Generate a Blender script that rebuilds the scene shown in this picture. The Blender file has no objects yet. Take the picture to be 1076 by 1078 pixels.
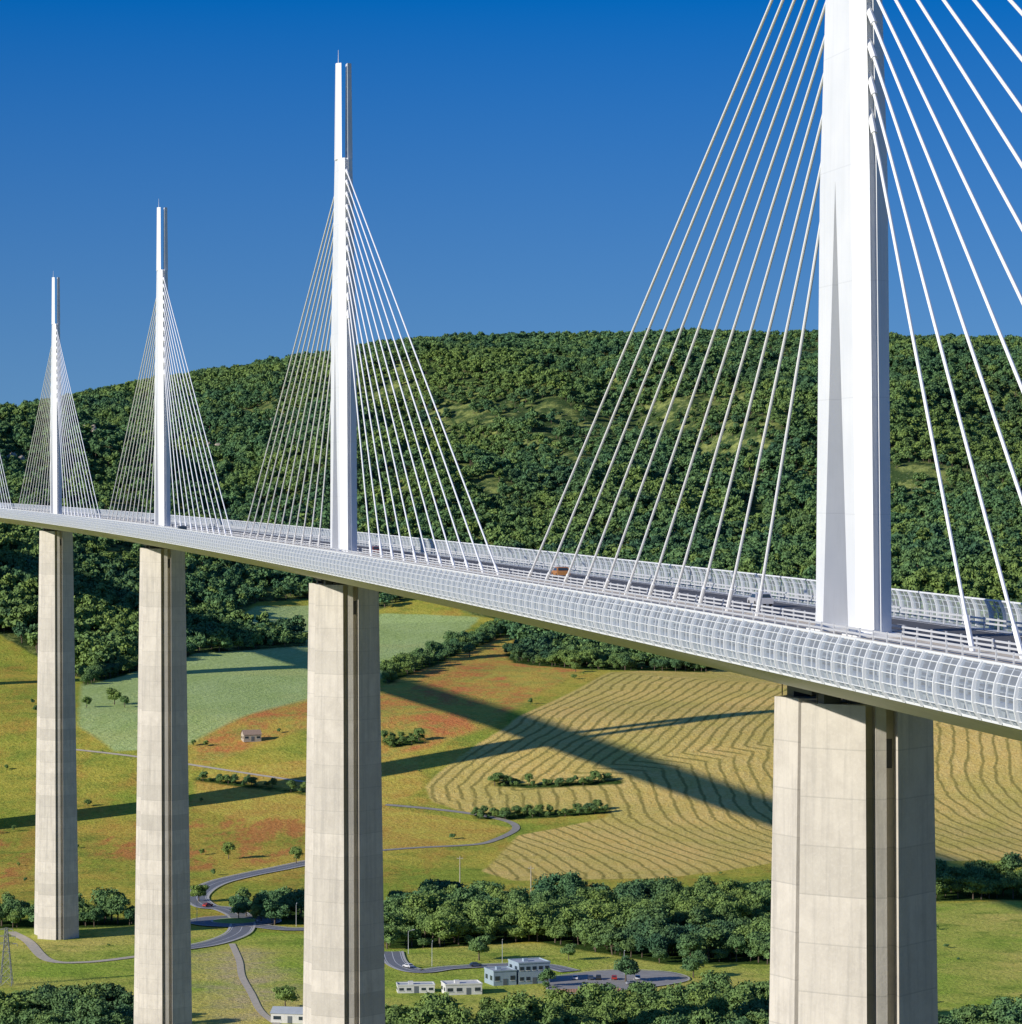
import bpy, math, numpy as np, random
from mathutils import Vector
random.seed(5); rng=np.random.default_rng(7)
F=3781.0; CAMZ=166.0
scene=bpy.context.scene
# ---------------- helpers
def new_mat(name):
    m=bpy.data.materials.new(name); m.use_nodes=True
    nt=m.node_tree; nt.nodes.clear()
    out=nt.nodes.new('ShaderNodeOutputMaterial')
    return m,nt,out
class N:
    def __init__(s,nt): s.nt=nt
    def n(s,t,**k):
        nd=s.nt.nodes.new(t)
        for a,b in k.items(): setattr(nd,a,b)
        return nd
    def l(s,a,b): s.nt.links.new(a,b)
    def setin(s,sock,v):
        if isinstance(v,bpy.types.NodeSocket): s.l(v,sock)
        else:
            if isinstance(v,tuple) and len(v)==3 and sock.type=='RGBA': v=v+(1,)
            sock.default_value=v
    def mix(s,f,a,b,blend='MIX'):
        nd=s.n('ShaderNodeMix',data_type='RGBA',blend_type=blend)
        s.setin(nd.inputs[0],f); s.setin(nd.inputs[6],a); s.setin(nd.inputs[7],b)
        return nd.outputs[2]
    def math(s,op,a,b=0.0,c=None):
        nd=s.n('ShaderNodeMath',operation=op)
        s.setin(nd.inputs[0],a); s.setin(nd.inputs[1],b)
        if c is not None: s.setin(nd.inputs[2],c)
        return nd.outputs[0]
    def noise(s,vec,scale,detail=4,rough=.6,dist=0):
        nd=s.n('ShaderNodeTexNoise'); s.l(vec,nd.inputs['Vector'])
        nd.inputs['Scale'].default_value=scale; nd.inputs['Detail'].default_value=detail
        nd.inputs['Roughness'].default_value=rough; nd.inputs['Distortion'].default_value=dist
        return nd.outputs[0]
    def rng(s,v,a,b,c=0.,d=1.):
        nd=s.n('ShaderNodeMapRange'); s.setin(nd.inputs[0],v)
        for i,x in enumerate((a,b,c,d)): nd.inputs[i+1].default_value=x
        return nd.outputs[0]
    def scl(s,vec,v):
        nd=s.n('ShaderNodeMapping'); s.l(vec,nd.inputs[0]); nd.inputs['Scale'].default_value=v
        return nd.outputs[0]
def principled(name,col,rough=.6,metal=0.,var=0.0,scale=.5,spec=.5):
    m,nt,out=new_mat(name); g=N(nt)
    b=g.n('ShaderNodeBsdfPrincipled'); g.l(b.outputs[0],out.inputs[0])
    b.inputs['Roughness'].default_value=rough; b.inputs['Metallic'].default_value=metal
    b.inputs['Specular IOR Level'].default_value=spec
    if var>0:
        tc=g.n('ShaderNodeTexCoord'); nz=g.noise(tc.outputs['Object'],scale,5)
        c=g.mix(g.rng(nz,.3,.7),tuple(x*(1-var) for x in col),tuple(min(1,x*(1+var)) for x in col))
        g.l(c,b.inputs['Base Color'])
    else: b.inputs['Base Color'].default_value=col+(1,)
    return m
def mesh_obj(name,verts,faces,mat=None,parent=None,smooth=False,mats=None,midx=None):
    me=bpy.data.meshes.new(name)
    me.from_pydata([tuple(map(float,v)) for v in verts],[],[tuple(int(i) for i in f) for f in faces])
    if mats:
        for m in mats: me.materials.append(m)
        if midx is not None: me.polygons.foreach_set('material_index',np.array(midx,dtype=np.int32))
    elif mat: me.materials.append(mat)
    if smooth: me.polygons.foreach_set('use_smooth',[True]*len(me.polygons))
    me.update()
    ob=bpy.data.objects.new(name,me); scene.collection.objects.link(ob)
    if parent: ob.parent=parent
    return ob
def empty(name,loc=(0,0,0),rot=0):
    e=bpy.data.objects.new(name,None); e.empty_display_size=1; scene.collection.objects.link(e); e.location=loc; e.rotation_euler=(0,0,rot)
    return e
class MB:
    def __init__(s): s.v=[]; s.f=[]; s.m=[]
    def add(s,vs,fs,mi=0):
        o=len(s.v); s.v.extend([tuple(v) for v in vs]); s.f.extend([tuple(o+i for i in f) for f in fs]); s.m.extend([mi]*len(fs))
    def box(s,c,ax,ay,az,hx,hy,hz,mi=0):
        c=np.array(c,float); ax,ay,az=[np.array(a,float) for a in (ax,ay,az)]
        vs=[c+ax*hx*i+ay*hy*j+az*hz*k for k in(-1,1) for j in(-1,1) for i in(-1,1)]
        s.add(vs,[(0,2,3,1),(4,5,7,6),(0,1,5,4),(2,6,7,3),(0,4,6,2),(1,3,7,5)],mi)
    def abox(s,x0,x1,y0,y1,z0,z1,mi=0):
        s.box(((x0+x1)/2,(y0+y1)/2,(z0+z1)/2),(1,0,0),(0,1,0),(0,0,1),(x1-x0)/2,(y1-y0)/2,(z1-z0)/2,mi)
    def tube(s,a,b,r0,r1=None,n=8,mi=0,caps=True):
        a=np.array(a,float); b=np.array(b,float); r1=r0 if r1 is None else r1
        d=b-a; d/=np.linalg.norm(d); u=np.cross(d,(0,0,1) if abs(d[2])<.95 else (1,0,0)); u/=np.linalg.norm(u); w=np.cross(d,u)
        vs=[]
        for p,r in((a,r0),(b,r1)):
            for i in range(n):
                t=2*math.pi*i/n; vs.append(p+r*(u*math.cos(t)+w*math.sin(t)))
        fs=[(i,(i+1)%n,n+(i+1)%n,n+i) for i in range(n)]
        if caps: fs+= [tuple(range(n-1,-1,-1)),tuple(range(n,2*n))]
        s.add(vs,fs,mi)
    def loft(s,rings,mi=0,caps=True):
        n=len(rings[0]); vs=[p for r in rings for p in r]; fs=[]
        for j in range(len(rings)-1):
            for i in range(n):
                fs.append((j*n+i,j*n+(i+1)%n,(j+1)*n+(i+1)%n,(j+1)*n+i))
        if caps: fs+=[tuple(range(n-1,-1,-1)),tuple(range((len(rings)-1)*n,len(rings)*n))]
        s.add(vs,fs,mi)
    def obj(s,name,mats,parent=None,smooth=False):
        if not isinstance(mats,(list,tuple)): mats=[mats]
        return mesh_obj(name,s.v,s.f,parent=parent,mats=mats,midx=s.m,smooth=smooth)
# ---------------- numpy noise
def vnoise(x,y,seed=0):
    xi=np.floor(x).astype(np.int64); yi=np.floor(y).astype(np.int64); xf=x-xi; yf=y-yi
    def h(a,b):
        n=(a*374761393+b*668265263+seed*974634777)&0xffffffff
        n=((n^(n>>13))*1274126177)&0xffffffff
        return ((n^(n>>16))&0xffff)/65535.0
    u=xf*xf*(3-2*xf); v=yf*yf*(3-2*yf)
    return (h(xi,yi)*(1-u)+h(xi+1,yi)*u)*(1-v)+(h(xi,yi+1)*(1-u)+h(xi+1,yi+1)*u)*v
def fbm(x,y,sc,oct=4,seed=0):
    r=0;a=1;t=0
    for i in range(oct):
        r=r+a*(vnoise(x/sc*2**i+17.3*i,y/sc*2**i+5.1*i,seed+i)-.5); t+=a; a*=.5
    return r/t*2
def sst(x): x=np.clip(x,0,1); return x*x*(3-2*x)
# ---------------- terrain (valley floor z=0, hill crest z~310)
PD=np.array([-40000,-30,10,420,700,1000,1100,1400,1519,1600,1646,1700,1740,1769,1800,1850,1950,2111,2300,2350,60000.])
PZ=np.array([-9,-9,-13,-158,-172,-168,-166,-166,-165,-161,-158,-151,-143,-136,-129,-121,-115,-108.5,-97,-93,-93.])
CX=np.array([-3000,-900,-538,-488,-438,-388,-338,-288,-238,-188,-138,-88,-38,62,162,262,362,462,538,900,3000.])
CH=np.array([-23,17,55,69,85,94.5,102.5,109.5,117.6,125.6,135.7,140.7,142.8,145.8,147.8,150.8,149.8,147.8,145.8,132.7,77.4])
def ground(X,Y):
    X=np.asarray(X,float);Y=np.asarray(Y,float)
    z=(np.interp(Y-9,PD,PZ)+np.interp(Y+9,PD,PZ)+np.interp(Y,PD,PZ))/3
    t=np.clip((Y-2350)/1450,0,1)
    g=t*.6+.4*np.sin(t*np.pi/2)
    hc=np.interp(X,CX,CH)
    s=np.clip(43*np.clip((-X-100)/235,0,3)**1.6,0,80)*sst((Y-2050)/300)
    z=z+(hc+93)*g+s*(1-t)
    z=z-90*sst((Y-3800)/1200)
    z=z+fbm(X,Y,330,4,3)*40*sst((Y-2350)/400)*(1-.85*sst((Y-3300)/400))
    z=z+fbm(X+.35*Y,Y*.3,130,3,31)*30*sst((Y-2500)/300)*(1-.85*sst((Y-3350)/400))
    z=z+fbm(X,Y,160,3,9)*2.5*sst((Y-1800)/150)
    return z+CAMZ
def G(x,y): return float(ground(x,y))
TXT="""forest -538,2169 -344,2174 -309,2170 -280,2124 -241,2030 -219,2081 -194,2166 -193,2255 -181,2332 -169,2390 -133,2421 -87,2391 -63,2435 -24,2367 -2,2351 4,2166 40,2099 68,2100 111,2078 164,2121 302,2121 608,2164 1500,2600 2600,4600 -2600,4600 -1500,2600
spur -207,2216 -186,2288 -134,2267 -125,2211 -165,2166 -195,2150
hay 115,2093 56,2062 32,1952 -4,1819 -32,1753 -41,1722 -37,1694 -17,1668 45,1684 45,1664 3,1617 -12,1515 1,1482 64,1492 115,1542 220,1547 356,1563 470,2061
poppy 1,2345 41,2073 14,1945 -9,1825 -41,1783 -67,1765 -83,1765 -81,1937 -44,2156 -23,2278
poppy2 -107,1936 -100,1826 -154,1747 -160,1786
poppy3 -194,1638 -157,1660 -92,1668 -85,1550 -135,1515 -180,1558
poppy4 -256,1617 -224,1638 -209,1591 -200,1459 -228,1444
pale -239,1997 -192,2143 -120,2353 -99,1945 -160,1788 -196,1777 -220,1825
pale2 -87,2380 -21,2362 -48,2165 -83,1981 -102,2165
pale3 -182,2310 -169,2378 -107,2415 -97,2318 -138,2288 -173,2265
yel -59,1684 -25,1660 1,1638 -16,1591 -57,1569 -89,1617 -151,1684 -152,1747 -97,1765 -46,1772 -42,1719
bright -256,1311 -141,1339 -72,1311 -40,1271 35,1297 81,1383 211,1419 360,1413 270,1062 -207,1062
soil -107,1258 -93,1276 -75,1198 -67,1113 -84,1098 -98,1176
park 13,1198 33,1215 53,1210 58,1189 36,1167 14,1161
r_valley -85,1542 -96,1526 -110,1502 -122,1469 -125,1428 -119,1398 -111,1389 -103,1365 -100,1336 -101,1308 -110,1281 -129,1261
r_farm -59,1688 -39,1680 -17,1668 -1,1652 2,1633 -6,1607 -16,1591 -41,1582 -57,1574
r_service -42,1263 -39,1231 -31,1212 -19,1222 7,1229 20,1212
r_dirt -184,1319 -174,1292 -160,1241 -146,1236 -130,1251
r_hill -216,1780 -176,1765 -95,1727
r_link -100,1342 -84,1327 -71,1325 -55,1311
r_foot -100,1285 -94,1240 -90,1200 -84,1160 -78,1120 -70,1090
river_a -48,1377 -29,1407 1,1377 23,1413 60,1392 108,1398 103,1339 78,1330 93,1276 90,1231 53,1231 8,1292 -23,1276 -45,1271
river_b 169,1459 188,1475 217,1459 278,1475 263,1398 196,1419 163,1413
grove_c -107,1377 -95,1389 -74,1383 -72,1342 -102,1339
grove_d -201,1359 -172,1359 -141,1359 -139,1336 -168,1330 -196,1330
grove_e -177,1117 -152,1113 -142,1121 -114,1109 -94,1046 -174,1031
grove_f -36,1075 6,1086 24,1106 48,1121 87,1125 133,1086 160,1075 151,1017 -63,1002 -56,1065
hedge_g -8,1732 10,1726 54,1733 53,1726 10,1718 -8,1722
hedge_h -18,1674 -4,1670 45,1680 46,1670 1,1656 -17,1658
hedge_i -72,2043 -40,2205 1,2339 4,2302 -33,2166 -70,1994
hedge_j -5,2177 36,2201 115,2101 113,2066 40,2079 1,2127
hedge_k -244,2037 -221,2100 -193,2158 -191,2135 -217,2061 -236,1986
hedge_l -153,1738 -94,1711 -94,1705 -153,1732
hedge_m -66,1796 -47,1805 -42,1793 -60,1783
lone -203,1886 -25,2158 37,2062 -92,1537 -71,1129 34,1271 12,1176 -210,1900 -223,1885 65,2113 61,1198 -25,1133 -87,1891 38,1187 20,1241 -122,1550 -123,1413 -266,2104 64,1222 -11,1241
rock -343,2941 -388,2805 -256,3087 -209,3208"""
Z={}
for ln in TXT.split('\n'):
    w_=ln.split(); Z[w_[0]]=[tuple(float(q) for q in p.split(',')) for p in w_[1:]]
def sdf(X,Y,poly):
    P=np.array(poly,float); n=len(P); d=np.full(X.shape,1e9); ins=np.zeros(X.shape,bool)
    for i in range(n):
        a=P[i]; b=P[(i+1)%n]; e=b-a; L=max(e@e,1e-9)
        t=np.clip(((X-a[0])*e[0]+(Y-a[1])*e[1])/L,0,1)
        d=np.minimum(d,np.hypot(X-a[0]-t*e[0],Y-a[1]-t*e[1]))
        c=((a[1]>Y)!=(b[1]>Y))
        xi=(b[0]-a[0])*(Y-a[1])/(b[1]-a[1]+1e-12)+a[0]
        ins^=(c&(X<xi))
    return np.where(ins,d,-d)
gs=np.arange
xs=np.concatenate([-np.geomspace(40000,760,26),gs(-720,720,4.),np.geomspace(740,40000,26)])
ys=np.concatenate([gs(-40000,-600,4000),gs(-600,1000,40.),gs(1000,1500,5.),gs(1500,2500,3.2),gs(2500,4200,14.),np.geomspace(4250,60000,24)])
GX,GY=np.meshgrid(xs,ys); GZ=ground(GX,GY)
nx,ny=len(xs),len(ys)
me=bpy.data.meshes.new('ground')
me.vertices.add(nx*ny); me.vertices.foreach_set('co',np.stack([GX,GY,GZ],-1).astype(np.float32).ravel())
ii,jj=np.meshgrid(np.arange(nx-1),np.arange(ny-1)); a=(jj*nx+ii).ravel()
quads=np.stack([a,a+1,a+nx+1,a+nx],-1).astype(np.int32)
me.loops.add(quads.size); me.loops.foreach_set('vertex_index',quads.ravel())
me.polygons.add(len(quads)); me.polygons.foreach_set('loop_start',np.arange(0,quads.size,4,dtype=np.int32))
me.polygons.foreach_set('use_smooth',np.ones(len(quads),bool))
me.update(); me.validate()
def attr(name,arr):
    at=me.attributes.new(name,'FLOAT','POINT'); at.data.foreach_set('value',np.clip(arr,-400,400).astype(np.float32).ravel())
def SD(*k): 
    r=sdf(GX,GY,Z[k[0]])
    for q in k[1:]: r=np.maximum(r,sdf(GX,GY,Z[q]))
    return r
attr('z_forest',SD('forest','spur'))
sd_hay=SD('hay'); attr('z_hay',sd_hay)
attr('z_poppy',SD('poppy','poppy2')); attr('z_poppyb',SD('poppy3','poppy4'))
sd_pale=SD('pale','pale2','pale3'); attr('z_pale',sd_pale)
attr('z_yel',SD('yel')); attr('z_bright',SD('bright')); attr('z_soil',SD('soil'))
woods=['river_a','river_b','grove_c','grove_d','grove_e','grove_f','hedge_g','hedge_h','hedge_i','hedge_j','hedge_k','hedge_l','hedge_m']
sd_wood=SD(*woods); attr('z_wood',sd_wood)
ph2=(GX*.93+(GY-1700)*.12+14*np.sin((GY-1600)/60.)+7*fbm(GX,GY,90,3,5))
attr('rows_a',sd_hay+4*fbm(GX,GY,70,3,8)); attr('rows_b',ph2)
attr('rowsel',(GY-1745)-.55*(GX-60)+10*fbm(GX,GY,80,2,4))
gob=bpy.data.objects.new('ground',me); scene.collection.objects.link(gob)
m,nt,out=new_mat('ground_fields'); g=N(nt)
tc=g.n('ShaderNodeTexCoord'); O=tc.outputs['Object']
def A(n):
    nd=g.n('ShaderNodeAttribute',attribute_name=n); return nd.outputs['Fac']
nA=g.noise(O,.012,6,.65); nB=g.noise(O,.06,5,.7); nC=g.noise(O,.5,4,.7); nS=g.noise(g.scl(O,(.04,.013,.04)),1,6,.72)
edge=g.math('MULTIPLY',g.math('SUBTRACT',nB,.5),6.0)
def zone(n,amp=1.0,soft=1.5):
    v=g.math('ADD',A(n),g.math('MULTIPLY',edge,amp))
    return g.rng(v,-soft,soft)
M=g.math
col=g.mix(g.rng(nA,.4,.6),(.30,.36,.055),(.54,.44,.08))
col=g.mix(M('MULTIPLY',g.rng(nS,.5,.66),.6),col,(.52,.27,.07))
col=g.mix(M('MULTIPLY',g.rng(nB,.5,.66),.65),col,(.17,.25,.045))
yc=g.mix(g.rng(nB,.35,.65),(.56,.48,.09),(.54,.34,.08))
col=g.mix(zone('z_yel'),col,yc)
bc=g.mix(g.rng(nA,.4,.62),(.31,.42,.06),(.60,.51,.13)); bc=g.mix(g.rng(nB,.5,.72),bc,(.16,.24,.04))
col=g.mix(zone('z_bright'),col,bc)
pc=g.mix(g.rng(nS,.35,.65),(.44,.55,.22),(.37,.48,.16)); pc=g.mix(M('MULTIPLY',g.rng(nA,.5,.65),.5),pc,(.54,.56,.20))
# sowing lines of the young crop
sx=g.n('ShaderNodeSeparateXYZ'); g.l(O,sx.inputs[0])
tr=M('ABSOLUTE',M('SUBTRACT',M('FRACT',M('DIVIDE',M('ADD',sx.outputs[0],M('MULTIPLY',sx.outputs[1],-.42)),9.)),.5))
pc=g.mix(M('MULTIPLY',g.rng(tr,.09,.03),.35),pc,(.26,.33,.11))
col=g.mix(zone('z_pale',.6),col,pc)
oc=g.mix(g.rng(nS,.4,.56),(.62,.23,.08),(.56,.42,.085)); oc=g.mix(M('MULTIPLY',g.rng(nB,.46,.64),.75),oc,(.34,.37,.08))
col=g.mix(zone('z_poppy',.8,3),col,oc)
oc2=g.mix(g.rng(nS,.44,.54),(.54,.21,.075),col)
col=g.mix(M('MULTIPLY',zone('z_poppyb',3.,8.),.85),col,oc2)
hc_=g.mix(g.rng(nA,.4,.6),(.76,.54,.165),(.58,.48,.125)); hc_=g.mix(M('MULTIPLY',g.rng(nB,.4,.7),.4),hc_,(.80,.58,.24))
def rows(att,period,w):
    p=M('FRACT',M('DIVIDE',M('ADD',A(att),M('MULTIPLY',M('SUBTRACT',nB,.5),5.)),period))
    d=M('ABSOLUTE',M('SUBTRACT',p,.5))
    return g.rng(d,w,w*.35)
ra=rows('rows_a',6.4,.2); rb=rows('rows_b',7.,.16)
sel=g.rng(A('rowsel'),-3,3)
mx=g.n('ShaderNodeMix',data_type='FLOAT'); g.l(sel,mx.inputs[0]); g.l(rb,mx.inputs[2]); g.l(ra,mx.inputs[3])
rw=M('MULTIPLY',mx.outputs[0],g.rng(nC,.3,.6,.4,.95))
hc_=g.mix(rw,hc_,(.24,.21,.06))
col=g.mix(zone('z_hay',.4,1.),col,hc_)
col=g.mix(M('MULTIPLY',zone('z_soil',5.,9.),g.rng(nB,.35,.6,.1,.75)),col,(.60,.46,.27))
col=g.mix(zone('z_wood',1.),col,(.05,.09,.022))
ff=g.mix(g.rng(nB,.46,.62),(.05,.085,.03),(.26,.30,.09)); ff=g.mix(g.rng(nC,.62,.72),ff,(.42,.36,.27))
col=g.mix(zone('z_forest',1.),col,ff)
col=g.mix(.5,col,g.mix(g.rng(nC,.3,.7),(.1,.1,.1),(.9,.9,.9)),'SOFT_LIGHT')
b=g.n('ShaderNodeBsdfDiffuse'); g.l(col,b.inputs[0]); g.l(b.outputs[0],out.inputs[0])
bp=g.n('ShaderNodeBump'); bp.inputs['Strength'].default_value=.8; bp.inputs['Distance'].default_value=1.0
g.l(nC,bp.inputs['Height']); g.l(bp.outputs[0],b.inputs['Normal'])
me.materials.append(m)
# ---------------- materials
def painted_steel():
    m,nt,out=new_mat('white_painted_steel'); g=N(nt)
    b=g.n('ShaderNodeBsdfPrincipled'); g.l(b.outputs[0],out.inputs[0]); b.inputs['Roughness'].default_value=.45
    tc=g.n('ShaderNodeTexCoord'); O=tc.outputs['Object']
    sep=g.n('ShaderNodeSeparateXYZ'); g.l(O,sep.inputs[0])
    fr=g.math('FRACT',g.math('DIVIDE',sep.outputs[2],9.6))
    n1=g.noise(g.scl(O,(1.5,1.5,.04)),1,5,.65); n2=g.noise(O,.15,4,.6)
    c=g.mix(g.rng(n2,.35,.65),(.69,.71,.73),(.76,.77,.78))
    c=g.mix(g.math('MULTIPLY',g.rng(n1,.5,.8),.35),c,(.55,.56,.55))
    c=g.mix(g.math('MULTIPLY',g.rng(fr,0,.012,1,0),.35),c,(.4,.42,.44))
    g.l(c,b.inputs['Base Color']); return m
white=painted_steel()
white2=principled('white_stay_sheath',(.84,.84,.84),.4)
frame_w=principled('windscreen_white',(.70,.72,.74),.5)
steel=principled('deck_steel_pale',(.60,.62,.64),.5,0,.08,.2)
asphalt=principled('asphalt',(.085,.085,.09),.85,0,.2,.6)
paint=principled('road_paint',(.75,.75,.73),.6)
galv=principled('galvanised_rail',(.60,.61,.62),.5,.2)
dark=principled('dark_bearing_steel',(.06,.065,.07),.5,.3)
reserve=principled('central_reserve_concrete',(.62,.54,.42),.8,0,.12,.8)
def concrete():
    m,nt,out=new_mat('pier_concrete'); g=N(nt)
    b=g.n('ShaderNodeBsdfPrincipled'); g.l(b.outputs[0],out.inputs[0]); b.inputs['Roughness'].default_value=.85
    tc=g.n('ShaderNodeTexCoord'); O=tc.outputs['Object']
    sep=g.n('ShaderNodeSeparateXYZ'); g.l(O,sep.inputs[0]); z=sep.outputs[2]
    cell=g.math('FLOOR',g.math('DIVIDE',z,4.0)); fr=g.math('FRACT',g.math('DIVIDE',z,4.0))
    wn=g.n('ShaderNodeTexWhiteNoise',noise_dimensions='1D'); g.l(cell,wn.inputs['W'])
    n1=g.noise(O,.35,6,.7); n2=g.noise(g.scl(O,(1.2,1.2,.06)),1,5,.65); n3=g.noise(O,3.,4,.7)
    c=g.mix(wn.outputs[0],(.50,.465,.41),(.65,.60,.53))
    c=g.mix(g.math('MULTIPLY',g.rng(n1,.4,.7),.55),c,(.40,.365,.32))
    c=g.mix(g.math('MULTIPLY',g.rng(n2,.48,.7),.55),c,(.33,.31,.285))
    c=g.mix(g.math('MULTIPLY',g.rng(n3,.5,.75),.25),c,(.72,.68,.62))
    line=g.rng(fr,.0,.035,1,0)
    c=g.mix(g.math('MULTIPLY',line,.5),c,(.25,.24,.22))
    g.l(c,b.inputs['Base Color'])
    bp=g.n('ShaderNodeBump'); bp.inputs['Strength'].default_value=.3; bp.inputs['Distance'].default_value=.1; g.l(n3,bp.inputs['Height']); g.l(bp.outputs[0],b.inputs['Normal'])
    return m
conc=concrete()
def acrylic():
    m,nt,out=new_mat('windscreen_acrylic'); g=N(nt)
    t=g.n('ShaderNodeBsdfTransparent'); t.inputs[0].default_value=(.84,.88,.91,1)
    p=g.n('ShaderNodeBsdfPrincipled'); p.inputs['Base Color'].default_value=(.42,.46,.50,1); p.inputs['Roughness'].default_value=.55; p.inputs['Specular IOR Level'].default_value=.3
    mx=g.n('ShaderNodeMixShader'); mx.inputs[0].default_value=.38
    g.l(t.outputs[0],mx.inputs[1]); g.l(p.outputs[0],mx.inputs[2]); g.l(mx.outputs[0],out.inputs[0])
    return m
acr=acrylic()
glass=principled('window_glass',(.03,.045,.06),.12)
tyre=principled('tyre_rubber',(.02,.02,.02),.9)
# ---------------- viaduct
DECK=CAMZ-13.0
def cl(k): return np.array([28.66-55.2*k-3.2*k*k,301+337.6*k-.62*k*k,DECK])
def frame(k):
    t=cl(k+.005)-cl(k-.005); t/=np.linalg.norm(t); n=np.array([t[1],-t[0],0.]); return cl(k),t,n
K0,K1=-1.35,6.75
via=empty('cable_stayed_viaduct')
def sweep(mb,prof,step,closed=True,k0=K0,k1=K1,mi=0):
    n=max(2,int((k1-k0)*342/step)+1); rings=[]
    for k in np.linspace(k0,k1,n):
        c,t,nn=frame(k); rings.append([c+nn*u+np.array([0,0,z]) for u,z in prof])
    if closed: mb.loft(rings,mi,True)
    else:
        m_=len(prof); vs=[p for r in rings for p in r]
        fs=[(j*m_+i,j*m_+i+1,(j+1)*m_+i+1,(j+1)*m_+i) for j in range(n-1) for i in range(m_-1)]
        mb.add(vs,fs,mi)
mb=MB()
sweep(mb,[(-15.5,0),(-15.6,-.85),(-14.8,-1.2),(-5.5,-4.15),(5.5,-4.15),(14.8,-1.2),(15.6,-.85),(15.5,0)][::-1],9)
mb.obj('deck_box_girder',steel,via)
mb=MB()
for s in(-1,1):
    sweep(mb,sorted([(s*14.0,.02),(s*2.35,.02)]),9,False,mi=0)
    for u,w in((13.2,.12),(3.1,.12)):
        sweep(mb,sorted([(s*(u+w),.035),(s*(u-w),.035)]),9,False,mi=1)
    for k in gs(K0,3.5,13/342.):
        c0,_,n0=frame(k); c1,_,n1=frame(k+3/342.)
        for u in(6.6,10.0):
            mb.add([c0+n0*(s*u-.1)+(0,0,.035),c0+n0*(s*u+.1)+(0,0,.035),c1+n1*(s*u+.1)+(0,0,.035),c1+n1*(s*u-.1)+(0,0,.035)],[(0,1,2,3)],1)
mb.obj('carriageways',[asphalt,paint],via)
mb=MB(); sweep(mb,[(-2.1,0),(-2.1,.22),(2.1,.22),(2.1,0)],9)
mb.obj('central_reserve',reserve,via)
mb=MB()
def rail(u,z,h,w,mi=0): sweep(mb,[(u-w,z-h),(u-w,z+h),(u+w,z+h),(u+w,z-h)],12,mi=mi)
for u in(-2.3,2.3,-14.2,14.2):
    for z in(.62,1.0): rail(u,z,.08,.05)
for k in gs(K0,3.6,4.17/342):
    c,t,n=frame(k)
    for u in(-2.3,2.3,-14.2,14.2):
        mb.box(c+n*(u+.09*(1 if u>0 else -1))+np.array([0,0,.58]),n,t,(0,0,1),.06,.09,.57)
mb.obj('safety_barriers',galv,via)
PROF=[(15.75,-.9),(16.05,-.5),(16.22,.1),(16.24,.8),(16.14,1.45),(15.95,2.0),(15.68,2.5)]
mb=MB(); mp=MB()
for s in(-1,1):
    P=[(s*u,z) for u,z in PROF]; sweep(mp,P,9,False)
    for j,(u,z) in enumerate(PROF):
        uu=s*(u+.04); h=.03 if 0<j<6 else .075; w=.035
        sweep(mb,[(uu-w,z-h),(uu-w,z+h),(uu+w,z+h),(uu+w,z-h)],9)
    for q,k in enumerate(gs(K0,K1,2.085/342)):
        if k>3 and q%2: continue
        c,t,n=frame(k); rings=[]; tw=.04 if q%2 else .09; big=.08 if q%2 else .24
        for j,(u,z) in enumerate(PROF):
            p=c+n*s*u+np.array([0,0,z]); wd=big-.01*j
            rings.append([p+n*wd+t*tw,p-n*wd+t*tw,p-n*wd-t*tw,p+n*wd-t*tw])
        mb.loft(rings)
mb.obj('windscreen_frames',frame_w,via); mp.obj('windscreen_panels',acr,via)
UP=np.array([0,0,1.])
def pier(k,idx):
    c,t,n=frame(k); v_=-t; gz=G(c[0],c[1])-3
    top=DECK-5.3; mb=MB(); c2=c*np.array([1,1,0])
    for s in(1,-1):
        def ring(z,gap=True):
            h=(top-z); w=5.6+h*.0128; vc=4.7+h*.016; vf=9.2+h*.02; vi=1.1 if gap else -.0; g1=1.35; r=1.3
            pts=[(-w,vc),(-g1,vf),(-g1,vf-r),(-.45,vf-r),(-.45,vf-.25),(.45,vf-.25),(.45,vf-r),(g1,vf-r),(g1,vf),(w,vc),(w-1.2,vi),(-w+1.2,vi)]
            ps=[c2+n*u+v_*s*v+UP*z for u,v in pts]
            return ps if s==1 else ps[::-1]
        zs=max(gz,top-90)
        mb.loft([ring(zs),ring(top)])
        if zs>gz+1: mb.loft([ring(gz,False),ring(zs-.01,False)])
        for uu in(-3.4,-1.2,1.2,3.4):
            mb.box(c2+n*uu+v_*s*5.2+UP*(top+.65),n,v_,UP,.7,1.2,.65,1)
        for uu in np.linspace(-4.6,4.6,12):
            mb.box(c2+n*uu+v_*s*(7.0-abs(uu)*.2)+UP*(top+.5),n,v_,UP,.04,.04,.5,1)
        for zz in (top-4,top-13):
            mb.box(c2+n*.9+v_*s*(9.2-1.28)+UP*zz,n,v_,UP,.3,.1,1.2,1)
    mb.box(c2+UP*(top+.9),n,v_,UP,4.6,4.2,.3,1)
    mb.obj('pier_%d'%idx,[conc,dark],via)
def vo(H): return 8.0-(8.0-6.4)*min(H,38)/38-max(0,H-38)*(6.4-2.6)/49
def wo_(H): return 1.5+.05*min(H,38)/38-max(0,H-38)*.011
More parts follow.
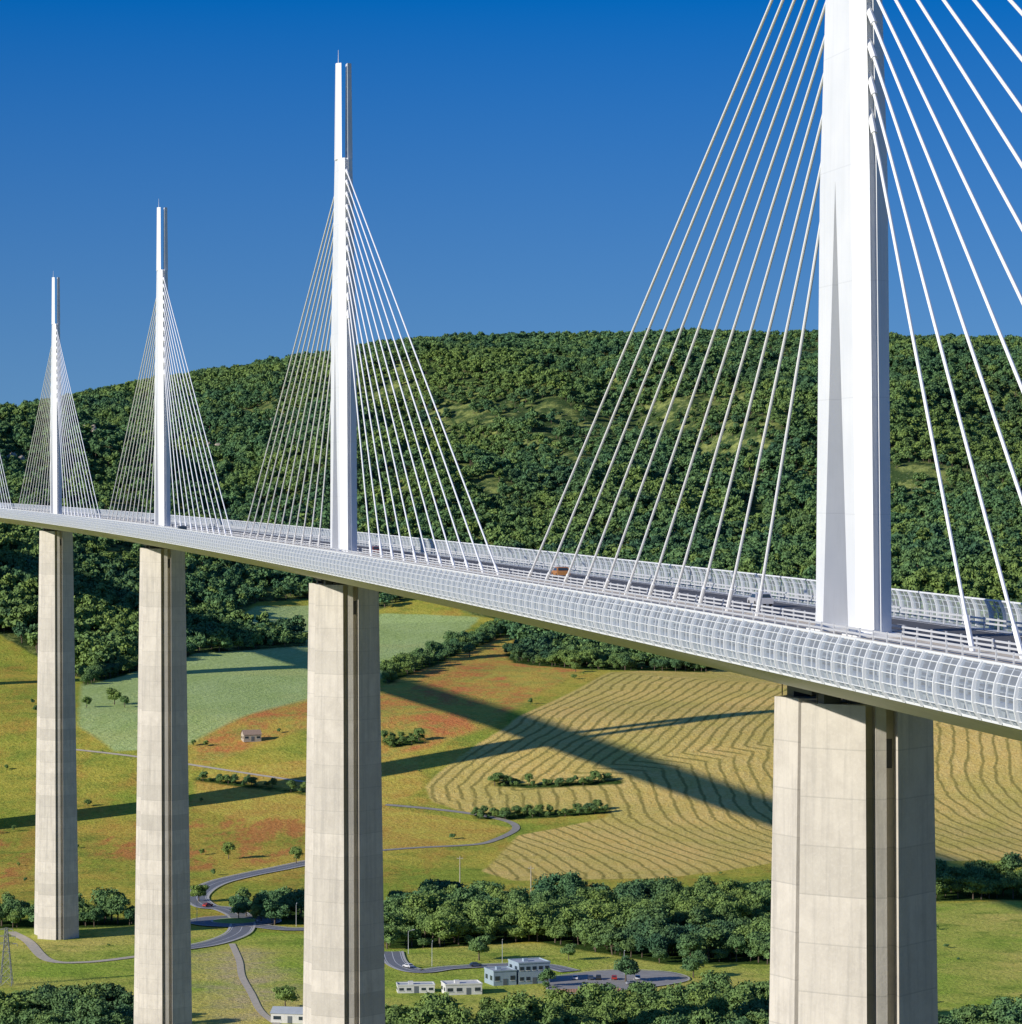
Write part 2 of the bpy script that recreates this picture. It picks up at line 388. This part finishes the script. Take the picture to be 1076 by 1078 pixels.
def pylon(k,idx):
    c,t,n=frame(k); v_=-t; mb=MB()
    def P(u,v,z): return c+n*u+v_*v+UP*z
    for s in(1,-1):
        rings=[]
        for H in(0.2,20,38):
            w=wo_(H); o=vo(H); i=4.3*(1-H/38)+.02; ch=1.2
            pts=[(-w,o-ch),(-.3,o),(-.3,o-.45),(.3,o-.45),(.3,o),(w,o-ch),(w,i),(-w,i)]
            ps=[P(u,s*v,H) for u,v in pts]; rings.append(ps if s==1 else ps[::-1])
        mb.loft(rings)
    rings=[]
    for H in(38.0,54,70):
        w=wo_(H); o=vo(H)
        f=[(-w,o-1.2),(-.3,o),(-.3,o-.5),(.3,o-.5),(.3,o),(w,o-1.2)]
        pts=f+[(-u,-v) for u,v in f]
        rings.append([P(u,v,H) for u,v in pts])
    mb.loft(rings)
    for s in (1,-1):
        rings=[]
        for H,o in((69.9,1.9),(87.0,1.2)):
            w=1.45 if H<80 else 1.35
            pts=[(s*w,-(o-.6)),(s*.55,-o),(s*.55,o),(s*w,o-.6)]
            ps=[P(u,v,H) for u,v in pts]; rings.append(ps if s==-1 else ps[::-1])
        mb.loft(rings)
    mb.tube(P(-.9,0,87),P(-.9,0,89.4),.07,.03,6)
    for s in (1,-1): mb.box(P(0,s*6.1,.28),n,v_,UP,1.9,2.4,.26)
    mb.obj('pylon_%d'%idx,[white],via)
    ms=MB()
    for i in range(11):
        H=43.6+2.95*i-.05*i*i
        if i==10: H=68.
        for s in(1,-1):
            a=P(0,s*(vo(H)-.7),H); ke=k-s*(35+12.51*i)/342.; e,_,_=frame(ke); e=e+UP*.25
            d=(e-a)/np.linalg.norm(e-a); r=.15 if k<1 else .135
            ms.tube(a,e,r,n=8,mi=0)
            ms.tube(a,a+d*2.6,.27,n=8,mi=0); ms.tube(e-d*3.2,e,.22,n=8,mi=0)
    ms.obj('stay_cables_%d'%idx,[white2],via,smooth=False)
for i,k in enumerate(range(-1,7)):
    pier(k,i+1); pylon(k,i+1)
# ---------------- trees
def foliage(name,c1,c2,c3,c4):
    m,nt,out=new_mat(name); g=N(nt)
    oi=g.n('ShaderNodeObjectInfo'); ge=g.n('ShaderNodeNewGeometry')
    nz=g.noise(ge.outputs['Position'],.006,5,.65); nd2=g.noise(ge.outputs['Position'],.011,4,.6); nl=g.noise(ge.outputs['Position'],.5,2,.6)
    c=g.mix(oi.outputs['Random'],c1,c2)
    c=g.mix(g.rng(nz,.46,.6),c,c3)
    c=g.mix(g.rng(nd2,.52,.66),c,c4)
    r2=g.math('FRACT',g.math('MULTIPLY',oi.outputs['Random'],17.3))
    c=g.mix(g.rng(r2,.75,1.,0,.85),c,(.25,.34,.085))
    c=g.mix(g.rng(nl,.35,.7,.0,.5),c,(.03,.065,.028))
    d=g.n('ShaderNodeBsdfDiffuse'); g.l(c,d.inputs[0])
    g.l(d.outputs[0],out.inputs[0])
    return m
leaf=foliage('leaf_foliage',(.10,.21,.10),(.16,.275,.105),(.22,.32,.09),(.07,.15,.085))  # greens lightened and tinted bluish: distance haze painted into the leaf colour
bark=principled('bark',(.12,.09,.065),.9,0,.2,2)
def make_tree(name,seed,R=4.3,Ht=9.5,nl=9,leaves=120,ls=.62,trunk=2.2):
    r=np.random.default_rng(seed); mb=MB()
    top=np.array([r.normal(0,.3),r.normal(0,.3),Ht*.6])
    mb.tube((0,0,-.6),(top[0]*.5,top[1]*.5,Ht*.35),.34,.22,7,1,False)
    mb.tube((top[0]*.5,top[1]*.5,Ht*.35),top,.22,.08,6,1,False)
    lob=[]
    for i in range(nl):
        a=2*math.pi*i/nl*1.6+r.uniform(0,.8); rad=R*r.uniform(.25,.68) if i else 0
        z=trunk+(Ht-trunk)*(r.uniform(.2,.76) if i else .68)
        q=R*r.uniform(.26,.52); lob.append((np.array([rad*math.cos(a),rad*math.sin(a),z]),np.array([q,q,q*r.uniform(.7,.95)])))
    for (cc,rr) in lob[1:5]:
        mb.tube((top[0]*.5,top[1]*.5,Ht*.33),cc,.14,.04,5,1,False)
    for cc,rr in lob:
        vs=[];nn=6
        for j in range(1,4):
            ph=math.pi*j/4
            for i in range(nn):
                th=2*math.pi*i/nn; vs.append(cc+.7*rr*r.uniform(.8,1.12)*np.array([math.sin(ph)*math.cos(th),math.sin(ph)*math.sin(th),math.cos(ph)]))
        vs.append(cc+np.array([0,0,.7*rr[2]])); vs.append(cc-np.array([0,0,.7*rr[2]]))
        fs=[(j*nn+i,(j+1)*nn+i,(j+1)*nn+(i+1)%nn,j*nn+(i+1)%nn) for j in range(2) for i in range(nn)]
        fs+=[(18,i,(i+1)%nn) for i in range(nn)]+[(19,12+(i+1)%nn,12+i) for i in range(nn)]
        mb.add(vs,fs,0)
        for _ in range(leaves):
            d=r.normal(size=3); d/=np.linalg.norm(d)
            if d[2]<-.55: continue
            p=cc+rr*d*r.uniform(.75,1.3)
            nrm=d+r.normal(size=3)*.55; nrm/=np.linalg.norm(nrm)
            u=np.cross(nrm,r.normal(size=3)); u/=np.linalg.norm(u); w=np.cross(nrm,u)
            s=ls*r.uniform(.55,1.25)
            mb.add([p+u*s,p+w*s*.7,p-u*s,p-w*s*.7],[(0,1,2,3)],0)
    o=mesh_obj(name,mb.v,mb.f,mats=[leaf,bark],midx=mb.m)
    scene.collection.objects.unlink(o)
    return o
protos=bpy.data.collections.new('tree_kinds'); protn=bpy.data.collections.new('tree_kinds_detailed'); near=[]
for i in range(6):
    protos.objects.link(make_tree('broadleaf_%d'%i,20+i,R=4.2+.3*(i%3),Ht=8.5+1.1*(i%4),nl=8+i%3,leaves=50,ls=.85))
    o=make_tree('broadleaf_detailed_%d'%i,50+i,R=4.0+.4*(i%3),Ht=8.0+1.3*(i%4),nl=12+i%3,leaves=190,ls=.38); near.append(o); protn.objects.link(o)
def scatter_group(coll):
    ng=bpy.data.node_groups.new('scatter_trees','GeometryNodeTree')
    ng.interface.new_socket('Geometry',in_out='INPUT',socket_type='NodeSocketGeometry')
    ng.interface.new_socket('Geometry',in_out='OUTPUT',socket_type='NodeSocketGeometry')
    n=ng.nodes; l=ng.links
    gi=n.new('NodeGroupInput'); go=n.new('NodeGroupOutput'); ip=n.new('GeometryNodeInstanceOnPoints')
    ci=n.new('GeometryNodeCollectionInfo'); ci.inputs[0].default_value=coll; ci.inputs[1].default_value=True; ci.inputs[2].default_value=True
    def na(name,t):
        q=n.new('GeometryNodeInputNamedAttribute'); q.data_type=t; q.inputs[0].default_value=name; return q.outputs[0]
    l.new(gi.outputs[0],ip.inputs['Points']); l.new(ci.outputs[0],ip.inputs['Instance'])
    ip.inputs['Pick Instance'].default_value=True
    l.new(na('ix','INT'),ip.inputs['Instance Index'])
    cx=n.new('ShaderNodeCombineXYZ'); l.new(na('rz','FLOAT'),cx.inputs[2])
    er=n.new('FunctionNodeEulerToRotation'); l.new(cx.outputs[0],er.inputs[0]); l.new(er.outputs[0],ip.inputs['Rotation'])
    cs=n.new('ShaderNodeCombineXYZ'); sw=na('sw','FLOAT'); l.new(sw,cs.inputs[0]); l.new(sw,cs.inputs[1]); l.new(na('sc','FLOAT'),cs.inputs[2])
    l.new(cs.outputs[0],ip.inputs['Scale']); l.new(ip.outputs[0],go.inputs[0])
    return ng
NG=scatter_group(protos); NGN=scatter_group(protn)
def scatter(name,X,Y,sc,ng):
    n=len(X); me=bpy.data.meshes.new(name); me.vertices.add(n)
    Zc=ground(X,Y)-.2
    me.vertices.foreach_set('co',np.stack([X,Y,Zc],-1).astype(np.float32).ravel())
    me.attributes.new('sc','FLOAT','POINT').data.foreach_set('value',sc.astype(np.float32))
    me.attributes.new('sw','FLOAT','POINT').data.foreach_set('value',(sc*rng.uniform(.8,1.2,n)).astype(np.float32))
    me.attributes.new('rz','FLOAT','POINT').data.foreach_set('value',rng.uniform(0,6.28,n).astype(np.float32))
    me.attributes.new('ix','INT','POINT').data.foreach_set('value',rng.integers(0,6,n).astype(np.int32))
    ob=bpy.data.objects.new(name,me); scene.collection.objects.link(ob)
    md=ob.modifiers.new('scatter','NODES'); md.node_group=ng
    return ob
def jgrid(x0,x1,y0,y1,s):
    gx,gy=np.meshgrid(np.arange(x0,x1,s),np.arange(y0,y1,s)); gx=gx+rng.uniform(-.48,.48,gx.shape)*s; gy=gy+rng.uniform(-.48,.48,gy.shape)*s
    return gx.ravel(),gy.ravel()
X,Y=jgrid(-800,800,2050,3960,7.8)
fn=fbm(X,Y,150,4,21); fs_=fbm(X,Y,40,3,44)
clear=(fn>.36)|((np.abs(X-192-6*np.sin(Y/45.))<5+5*fs_)&(Y>2700)&(Y<3350))
ok=(np.abs(X)<.165*Y+40)&(np.maximum(sdf(X,Y,Z['forest']),sdf(X,Y,Z['spur']))>0)&(rng.uniform(size=X.shape)>.05+.6*clear+.3*(fs_>.5))
for rx,ry in Z['rock']: ok&=~((np.abs(X-rx)<9)&(Y>ry-24)&(Y<ry+6))
X,Y,fn=X[ok],Y[ok],fn[ok]; scatter('forest',X,Y,rng.uniform(.55,1.4,len(X))*(1-.45*np.clip(fn,-.6,.8)),NG)
def mass(name,keys,s,a,b,gap=0.):
    XX=[];YY=[]
    for k in keys:
        P=np.array(Z[k]); X,Y=jgrid(P[:,0].min(),P[:,0].max(),P[:,1].min(),P[:,1].max(),s)
        ok=(sdf(X,Y,Z[k])>0)&(rng.uniform(size=X.shape)>gap); XX.append(X[ok]);YY.append(Y[ok])
    X=np.concatenate(XX);Y=np.concatenate(YY); return scatter(name,X,Y,rng.uniform(a,b,len(X)),NGN)
mass('riverside_trees',['river_a','river_b','grove_c','grove_d','grove_e','grove_f'],5.9,.35,1.35,.14)
mass('hedgerow_trees',['hedge_g','hedge_h','hedge_l','hedge_m'],4.,.2,.65,.1)
mass('hedgerow_trees',['hedge_i','hedge_j','hedge_k'],5.5,.35,1.1,.12)
# scattered field shrubs along margins
X,Y=jgrid(-270,330,1120,2300,9.)
in_crop=np.maximum.reduce([sdf(X,Y,Z[k]) for k in('hay','pale','pale2','pale3','park','poppy')])
p=.012+.09*(np.abs(in_crop+5)<3.5)
okk=(rng.uniform(size=X.shape)<p)&(in_crop<-2)&(sdf(X,Y,Z['forest'])<0)
for k in('r_valley','r_service','r_link','r_dirt'):
    for q in Z[k]: okk&=np.hypot(X-q[0],Y-q[1])>13
for q in((-3.5,1184),(6,1188),(-31,1165),(-16,1162),(-130,1796),(-104,1350),(-67,1101)): okk&=np.hypot(X-q[0],Y-q[1])>16
scatter('field_shrubs',X[okk],Y[okk],rng.uniform(.12,.4,int(okk.sum())),NGN)
for i,(x,y) in enumerate(Z['lone']):
    o=bpy.data.objects.new('broadleaf_tree',near[i%6].data); scene.collection.objects.link(o)
    o.location=(x,y,G(x,y)-.1); s=[.8,1.0,.6,.7,.9,.5][i%6]; o.scale=(s,s,s); o.rotation_euler=(0,0,i*1.3)
# ---------------- rock outcrops
rockm=principled('limestone',(.36,.31,.24),.9,0,.35,.4)
for j,(rx,ry) in enumerate(Z['rock']):
    r=np.random.default_rng(j+3); mb=MB()
    for q in range(5):
        cx_=rx+r.uniform(-7,7); cy_=ry+r.uniform(-3,3); gz=G(cx_,cy_); h=r.uniform(3,8); rings=[]
        for zz,sc in((-3,1.25),(h*.35,1.05),(h*.75,.95),(h,.55)):
            rings.append([(cx_+sc*r.uniform(1.6,3.2)*math.cos(a_),cy_+sc*r.uniform(2,3)*math.sin(a_),gz+zz+r.uniform(-.6,.6)) for a_ in np.linspace(0,2*math.pi,9,endpoint=False)])
        mb.loft(rings)
    mb.obj('rock_outcrop',rockm)
# ---------------- roads
dirt=principled('gravel_track',(.50,.44,.34),.9,0,.15,.5)
greyroad=principled('road_asphalt_worn',(.17,.18,.20),.85,0,.12,.5)
kerbm=principled('kerb_concrete',(.5,.48,.44),.8,0,.1,1)
def spline(pl,n=10):
    P=np.array(pl,float); pts=[]
    for i in range(len(P)-1):
        p0=P[max(i-1,0)];p1=P[i];p2=P[i+1];p3=P[min(i+2,len(P)-1)]
        for t in np.linspace(0,1,n,endpoint=False):
            pts.append(.5*((2*p1)+(-p0+p2)*t+(2*p0-5*p1+4*p2-p3)*t*t+(-p0+3*p1-3*p2+p3)*t**3))
    pts.append(P[-1]); return np.array(pts)
def ribbon(name,pl,w,mat,off=.25,marks=True):
    pts=spline(pl); T=np.gradient(pts,axis=0); T/=np.linalg.norm(T,axis=1)[:,None]+1e-9; Nn=np.stack([T[:,1],-T[:,0]],1)
    mb=MB()
    def strip(o0,o1,dz,mi):
        us=np.linspace(o0,o1,4 if o1-o0>1 else 2); m_=len(us); vs=[]
        for p,n in zip(pts,Nn):
            for u in us: q=p+n*u; vs.append((q[0],q[1],G(q[0],q[1])+dz))
        mb.add(vs,[(j*m_+i,j*m_+i+1,(j+1)*m_+i+1,(j+1)*m_+i) for j in range(len(pts)-1) for i in range(m_-1)],mi)
    strip(-w/2,w/2,off,0)
    if marks:
        for u in(-w/2+.4,0,w/2-.4): strip(u-.1,u+.1,off+.02,1)
        for s in(-1,1): strip(min(s*w/2,s*(w/2+.9)),max(s*w/2,s*(w/2+.9)),off+.1,2)
    return mb.obj(name,[mat,paint,kerbm if marks else dirt])
ribbon('valley_road',Z['r_valley'],8,greyroad); ribbon('link_road',Z['r_link'],7,greyroad,.27)
ribbon('service_road',Z['r_service'],6.5,greyroad)
trk=principled('worn_farm_track',(.30,.28,.24),.9,0,.2,.5)
ribbon('farm_track',Z['r_farm'],3.6,trk,.2,False); ribbon('dirt_track',Z['r_dirt'],4,dirt,.2,False); ribbon('hill_track',Z['r_hill'],2.2,dirt,.2,False); ribbon('footpath_track',Z['r_foot'],2.4,dirt,.2,False)
def disc(mb,cx,cy,r0,r1,z,mi,n=48):
    vs=[]
    for i in range(n):
        a_=2*math.pi*i/n
        for r in (r0,r1): vs.append((cx+r*math.cos(a_),cy+r*math.sin(a_),z))
    mb.add(vs,[(2*i,2*i+1,(2*((i+1)%n))+1,2*((i+1)%n)) for i in range(n)],mi)
mb=MB(); cx_,cy_=-104,1350; z0=G(cx_,cy_)
disc(mb,cx_,cy_,9,17,z0+.31,0); disc(mb,cx_,cy_,8.2,9,z0+.42,1); disc(mb,cx_,cy_,17,17.7,z0+.4,1); disc(mb,cx_,cy_,.01,8.2,z0+.45,2)
grass=principled('island_grass',(.22,.34,.05),.9,0,.25,.6)
mb.obj('roundabout',[greyroad,kerbm,grass])
P=np.array(Z['park']); mb=MB(); pc=P.mean(0); pp=spline(list(Z['park'])+[Z['park'][0]],6)[:-1]
vs=[(pc[0],pc[1],G(*pc)+.22)]+[(x,y,G(x,y)+.22) for x,y in pp]; n_=len(pp)
mb.add(vs,[(0,1+i,1+(i+1)%n_) for i in range(n_)],0)
ring=[(x,y,G(x,y)+.34) for x,y in pp]; ring2=[(pc[0]+(x-pc[0])*1.03,pc[1]+(y-pc[1])*1.03,G(x,y)+.34) for x,y in pp]
mb.add(ring+ring2,[(i,(i+1)%n_,n_+(i+1)%n_,n_+i) for i in range(n_)],1)
for i in range(12):
    x=20+i*2.6; mb.abox(x-.06,x+.06,1190,1195,G(x,1192)+.23,G(x,1192)+.25,2)
mb.obj('car_park',[principled('car_park_asphalt',(.30,.285,.265),.9,0,.15,.3),kerbm,paint])
# ---------------- buildings
def building(name,x,y,rot,w,d,h,wall,roof,nw=4,storeys=1,gable=0.):
    z=G(x,y); e=empty(name,(x,y,z),rot)
    mb=MB(); mb.abox(-w/2,w/2,-d/2,d/2,-.5,h,0); mb.obj('walls',wall,e)
    mb=MB()
    if gable>0:
        for s in(-1,1): mb.add([(-w/2-.3,s*(d/2+.3),h-.1),(w/2+.3,s*(d/2+.3),h-.1),(w/2+.3,0,h+gable),(-w/2-.3,0,h+gable)],[(0,1,2,3)],0)
        for s in(-1,1): mb.add([(s*w/2,-d/2,h),(s*w/2,d/2,h),(s*w/2,0,h+gable-.1)],[(0,1,2)],1)
    else:
        mb.abox(-w/2-.15,w/2+.15,-d/2-.15,-d/2+.15,h,h+.45,1); mb.abox(-w/2-.15,w/2+.15,d/2-.15,d/2+.15,h,h+.45,1)
        mb.abox(-w/2-.15,-w/2+.15,-d/2+.15,d/2-.15,h,h+.45,1); mb.abox(w/2-.15,w/2+.15,-d/2+.15,d/2-.15,h,h+.45,1)
        mb.abox(-w/2+.15,w/2-.15,-d/2+.15,d/2-.15,h-.2,h+.12,0); mb.abox(-w*.2,-w*.2+1.6,-.8,.8,h+.12,h+1.1,1)
    mb.obj('roof',[roof,wall],e)
    mw=MB(); 
    for st in range(storeys):
        zb=h*(st+.35)/storeys; hh=min(1.5,h*.36/storeys)
        for i in range(nw):
            xx=-w/2+w*(i+.5)/nw
            if st==0 and i==nw//2: continue
            for s in(-1,1):
                mw.abox(xx-w/nw*.3,xx+w/nw*.3,s*(d/2+.02)-.04,s*(d/2+.02)+.04,zb,zb+hh,0)
                mw.abox(xx-w/nw*.34,xx+w/nw*.34,s*(d/2+.06)-.09,s*(d/2+.06)+.09,zb-.15,zb-.01,1)
        for s in(-1,1):
            for yy in (-d*.25,d*.25): mw.abox(s*(w/2+.02)-.04,s*(w/2+.02)+.04,yy-d*.12,yy+d*.12,zb,zb+hh,0)
    mw.obj('windows',[glass,paint],e)
    md_=MB(); xx=-w/2+w*(nw//2+.5)/nw; md_.abox(xx-.7,xx+.7,-d/2-.1,-d/2+.02,0,2.2,0); md_.obj('door',[principled('door_paint',(.12,.14,.16),.5)],e)
    return e
wwall=principled('render_white',(.60,.60,.58),.8,0,.08,.6); gwall=principled('cladding_blue_grey',(.30,.38,.45),.5,0,.08,.6)
groof=principled('roof_membrane',(.38,.42,.46),.8,0,.1,.4); stone=principled('stone_wall',(.42,.37,.30),.9,0,.2,1.5); tile=principled('roof_tile',(.36,.25,.18),.85,0,.2,2)
building('service_building',-3.5,1184,.35,8,9,4.6,gwall,groof,3,1)
building('office_building',6,1188,.35,11,10,6.8,gwall,groof,5,2)
building('low_white_building',-31,1165,.1,12,6,2.4,wwall,groof,5)
building('low_white_building',-16,1162,.2,12,8,3.2,wwall,wwall,4)
building('stone_farmhouse',-130,1796,.3,9,6,3.2,stone,tile,3,1,2.2)
building('farm_barn',-67,1101,-.2,12,7,3.0,wwall,groof,3,1,1.6)
mb=MB()
for i in range(24):
    x=14+i*.9; z=G(x,1166); mb.abox(x,x+.9,1159.8+i*.1,1160.1+i*.1,z-.3,z+1.6+.0,0)
mb.abox(14,35.6,1159.6,1162.3,G(20,1160)-.3,G(20,1160)+.3,0)
mb.obj('retaining_wall',principled('brick_wall',(.34,.20,.15),.9,0,.2,1.5))
# ---------------- vehicles
def car(name,loc,ang,colr,L=4.3,W=1.75,H=1.45,van=False):
    e=empty(name,loc,ang)
    pa=principled(name+'_paint',colr,.3)
    if van: side=[(-L/2,.35),(-L/2,H-.1),(-L/2+.3,H),(L*.25,H),(L*.38,H*.62),(L/2,H*.5),(L/2,.35)]; gl=[(L*.12,H*.62),(L*.12,H-.12),(L*.24,H-.12),(L*.34,H*.62)]
    else: side=[(-L/2,.35),(-L/2,.85),(-L*.42,.95),(-L*.3,H-.05),(-L*.05,H),(L*.1,H-.06),(L*.25,.95),(L*.47,.8),(L/2,.6),(L/2,.35)]; gl=[(-L*.36,.95),(-L*.28,H-.12),(L*.08,H-.12),(L*.2,.95)]
    mb=MB()
    def prism(prof,hw,mi,inset=.0):
        n=len(prof); vs=[(x,-hw+(inset if z>.95 else 0),z) for x,z in prof]+[(x,hw-(inset if z>.95 else 0),z) for x,z in prof]
        mb.add(vs,[tuple(range(n)),tuple(range(2*n-1,n-1,-1))]+[(i,n+i,n+(i+1)%n,(i+1)%n) for i in range(n)],mi)
    prism(side,W/2,0,.12); mb.obj('body',pa,e)
    mb=MB(); prism(gl,W/2+.01,0,.1)
    mb.obj('side_windows',glass,e)
    mb=MB(); zf0=.97 if not van else H*.64
    xa,xb=(L*.235,L*.12) if not van else (L*.385,L*.27)
    mb.add([(xa,-W*.4,zf0),(xa,W*.4,zf0),(xb,W*.36,H-.1),(xb,-W*.36,H-.1)],[(0,1,2,3)],0)
    if not van: mb.add([(-L*.425,-W*.4,.98),(-L*.425,W*.4,.98),(-L*.325,W*.36,H-.12),(-L*.325,-W*.36,H-.12)],[(0,1,2,3)],0)
    mb.obj('windscreens',glass,e)
    mb=MB()
    for x in(-L*.31,L*.31):
        for s in(-1,1): mb.tube((x,s*(W/2-.2),.33),(x,s*(W/2+.02),.33),.33,n=14)
    mb.obj('wheels',tyre,e)
def deckcar(k,u,colr,**kw):
    c,t,n=frame(k); p=c+n*u; a_=math.atan2(t[1],t[0])+(math.pi if u<0 else 0); car(kw.pop('name','car'),(p[0],p[1],DECK+.03),a_,colr,**kw)
deckcar(1.55,-8.3,(.03,.03,.04)); deckcar(1.62,-8.3,(.04,.05,.07),name='van',L=5.2,W=1.95,H=2.3,van=True); deckcar(.53,8.3,(.45,.20,.06))
deckcar(.2,8.3,(.5,.5,.52)); deckcar(.98,4.8,(.2,.04,.03)); deckcar(2.3,8.3,(.7,.7,.7)); deckcar(1.2,-8.3,(.65,.65,.67)); deckcar(2.9,-8.3,(.1,.1,.1))
cols=[(.6,.6,.62),(.05,.07,.12),(.4,.04,.03),(.7,.7,.7),(.03,.03,.03),(.3,.32,.35)]
for i,(x,y,r) in enumerate([(21.3,1192.4,1.57),(26.5,1192.5,1.57),(34.3,1192.4,1.57),(42.1,1192.5,1.57),(29.1,1192.5,-1.57),(40,1180,.3),(-35,1221,2.2),(-12,1224,.2),(-118,1396,.9)]):
    car('car',(x,y,G(x,y)+(.24 if y<1200 else .28)),r,cols[i%6])
# ---------------- street lamps, poles, lattice tower
def lamp(x,y,r):
    z=G(x,y); e=empty('street_lamp',(x,y,z),r); mb=MB(); mb.tube((0,0,-.2),(0,0,8),.1,.06,8); mb.tube((0,0,8),(1.6,0,8.5),.05,.04,6); mb.obj('post',galv,e)
    mb=MB(); mb.loft([[(1.3,-.16,8.42),(1.3,.16,8.42),(1.3,.1,8.6),(1.3,-.1,8.6)],[(2.2,-.12,8.52),(2.2,.12,8.52),(2.2,.07,8.62),(2.2,-.07,8.62)]]); mb.obj('lantern',galv,e)
for x,y,r in((-36,1258,0),(-27,1226,1.5),(-3,1233,-1.5),(-92,1355,2),(-118,1348,0),(-104,1368,-1.5),(38,1204,-1.5),(-80,1336,1.5)): lamp(x,y,r)
wood=principled('pole_wood',(.42,.38,.32),.9,0,.15,1)
for x,y in((8,1440),(-21,1475),(-72,1490),(150,1440)):
    z=G(x,y); mb=MB(); mb.tube((x,y,z-.5),(x,y,z+11),.22,.15,8); mb.abox(x-1.2,x+1.2,y-.08,y+.08,z+10,z+10.2); 
    for dx in(-1.1,0,1.1): mb.tube((x+dx,y,z+10.2),(x+dx,y,z+10.6),.07,n=6)
    mb.obj('utility_pole',wood)
mb=MB(); x0,y0=-166,1180; z0=G(x0,y0); Ht=19
def tp(s1,s2,f): w=2.0*(1-f)+.35*f; return (x0+s1*w,y0+s2*w,z0+Ht*f-.3)
lv=[0,.18,.34,.48,.6,.7,.79,.87,.94,1]
for i in range(len(lv)-1):
    for (p,q) in(((-1,-1),(1,-1)),((1,-1),(1,1)),((1,1),(-1,1)),((-1,1),(-1,-1))):
        mb.tube(tp(*p,lv[i]),tp(*p,lv[i+1]),.12,n=5); mb.tube(tp(*p,lv[i]),tp(*q,lv[i+1]),.07,n=4); mb.tube(tp(*q,lv[i]),tp(*p,lv[i+1]),.07,n=4); mb.tube(tp(*p,lv[i]),tp(*q,lv[i]),.07,n=4)
for f,w in((.72,3.6),(.85,3.),(.97,2.2)):
    for s in(-1,1): mb.tube((x0,y0,z0+Ht*f+.5),(x0+s*w,y0,z0+Ht*f),.1,n=5); mb.tube((x0,y0,z0+Ht*f-.2),(x0+s*w,y0,z0+Ht*f),.1,n=5); mb.tube((x0+s*w,y0,z0+Ht*f),(x0+s*w,y0,z0+Ht*f-.9),.1,n=6)
mb.obj('electricity_pylon',principled('pylon_lattice_grey',(.25,.26,.27),.6,.3))
# ---------------- sky, sun, camera
w=bpy.data.worlds.new('World'); scene.world=w; w.use_nodes=True; nt=w.node_tree; nt.nodes.clear(); g=N(nt)
el=math.atan2(112.7,math.hypot(259,154)); az=math.atan2(-259,-154)
sky=g.n('ShaderNodeTexSky'); sky.sky_type='NISHITA'; sky.sun_disc=False; sky.sun_elevation=el; sky.sun_rotation=az%(2*math.pi)
sky.altitude=1500; sky.air_density=1.0; sky.dust_density=.1; sky.ozone_density=4.
tc=g.n('ShaderNodeTexCoord'); va=g.n('ShaderNodeVectorMath',operation='ADD'); va.inputs[1].default_value=(0,0,.17)
vn=g.n('ShaderNodeVectorMath',operation='NORMALIZE'); g.l(tc.outputs['Generated'],va.inputs[0]); g.l(va.outputs[0],vn.inputs[0]); g.l(vn.outputs[0],sky.inputs[0])
sp=g.n('ShaderNodeSeparateXYZ'); g.l(tc.outputs['Generated'],sp.inputs[0])
tint=g.mix(g.rng(sp.outputs[2],.01,.135),(.70,.84,.86),(.0,.54,1.02))
tint=g.mix(g.rng(sp.outputs[2],.2,.6),tint,(.75,1.0,1.4))
c=g.mix(1.0,sky.outputs[0],tint,'MULTIPLY')
bg=g.n('ShaderNodeBackground'); bg.inputs[1].default_value=.12; g.l(c,bg.inputs[0])
wo=g.n('ShaderNodeOutputWorld'); g.l(bg.outputs[0],wo.inputs[0])
ld=bpy.data.lights.new('sun','SUN'); ld.energy=5.0; ld.angle=math.radians(.5); ld.color=(1,.94,.83)
so=bpy.data.objects.new('sun',ld); scene.collection.objects.link(so)
so.rotation_euler=Vector((259,154,-112.7)).to_track_quat('-Z','Y').to_euler(); so.location=(-300,-200,400)
cd=bpy.data.cameras.new('camera'); cd.sensor_fit='HORIZONTAL'; cd.sensor_width=36; cd.lens=F/1076*36; cd.clip_start=1; cd.clip_end=90000
co=bpy.data.objects.new('camera',cd); scene.collection.objects.link(co); co.location=(0,0,CAMZ); co.rotation_euler=(math.radians(90)-math.atan(33/F),0,0)
scene.camera=co
scene.view_settings.view_transform='Standard'; scene.view_settings.look='None'; scene.view_settings.exposure=0
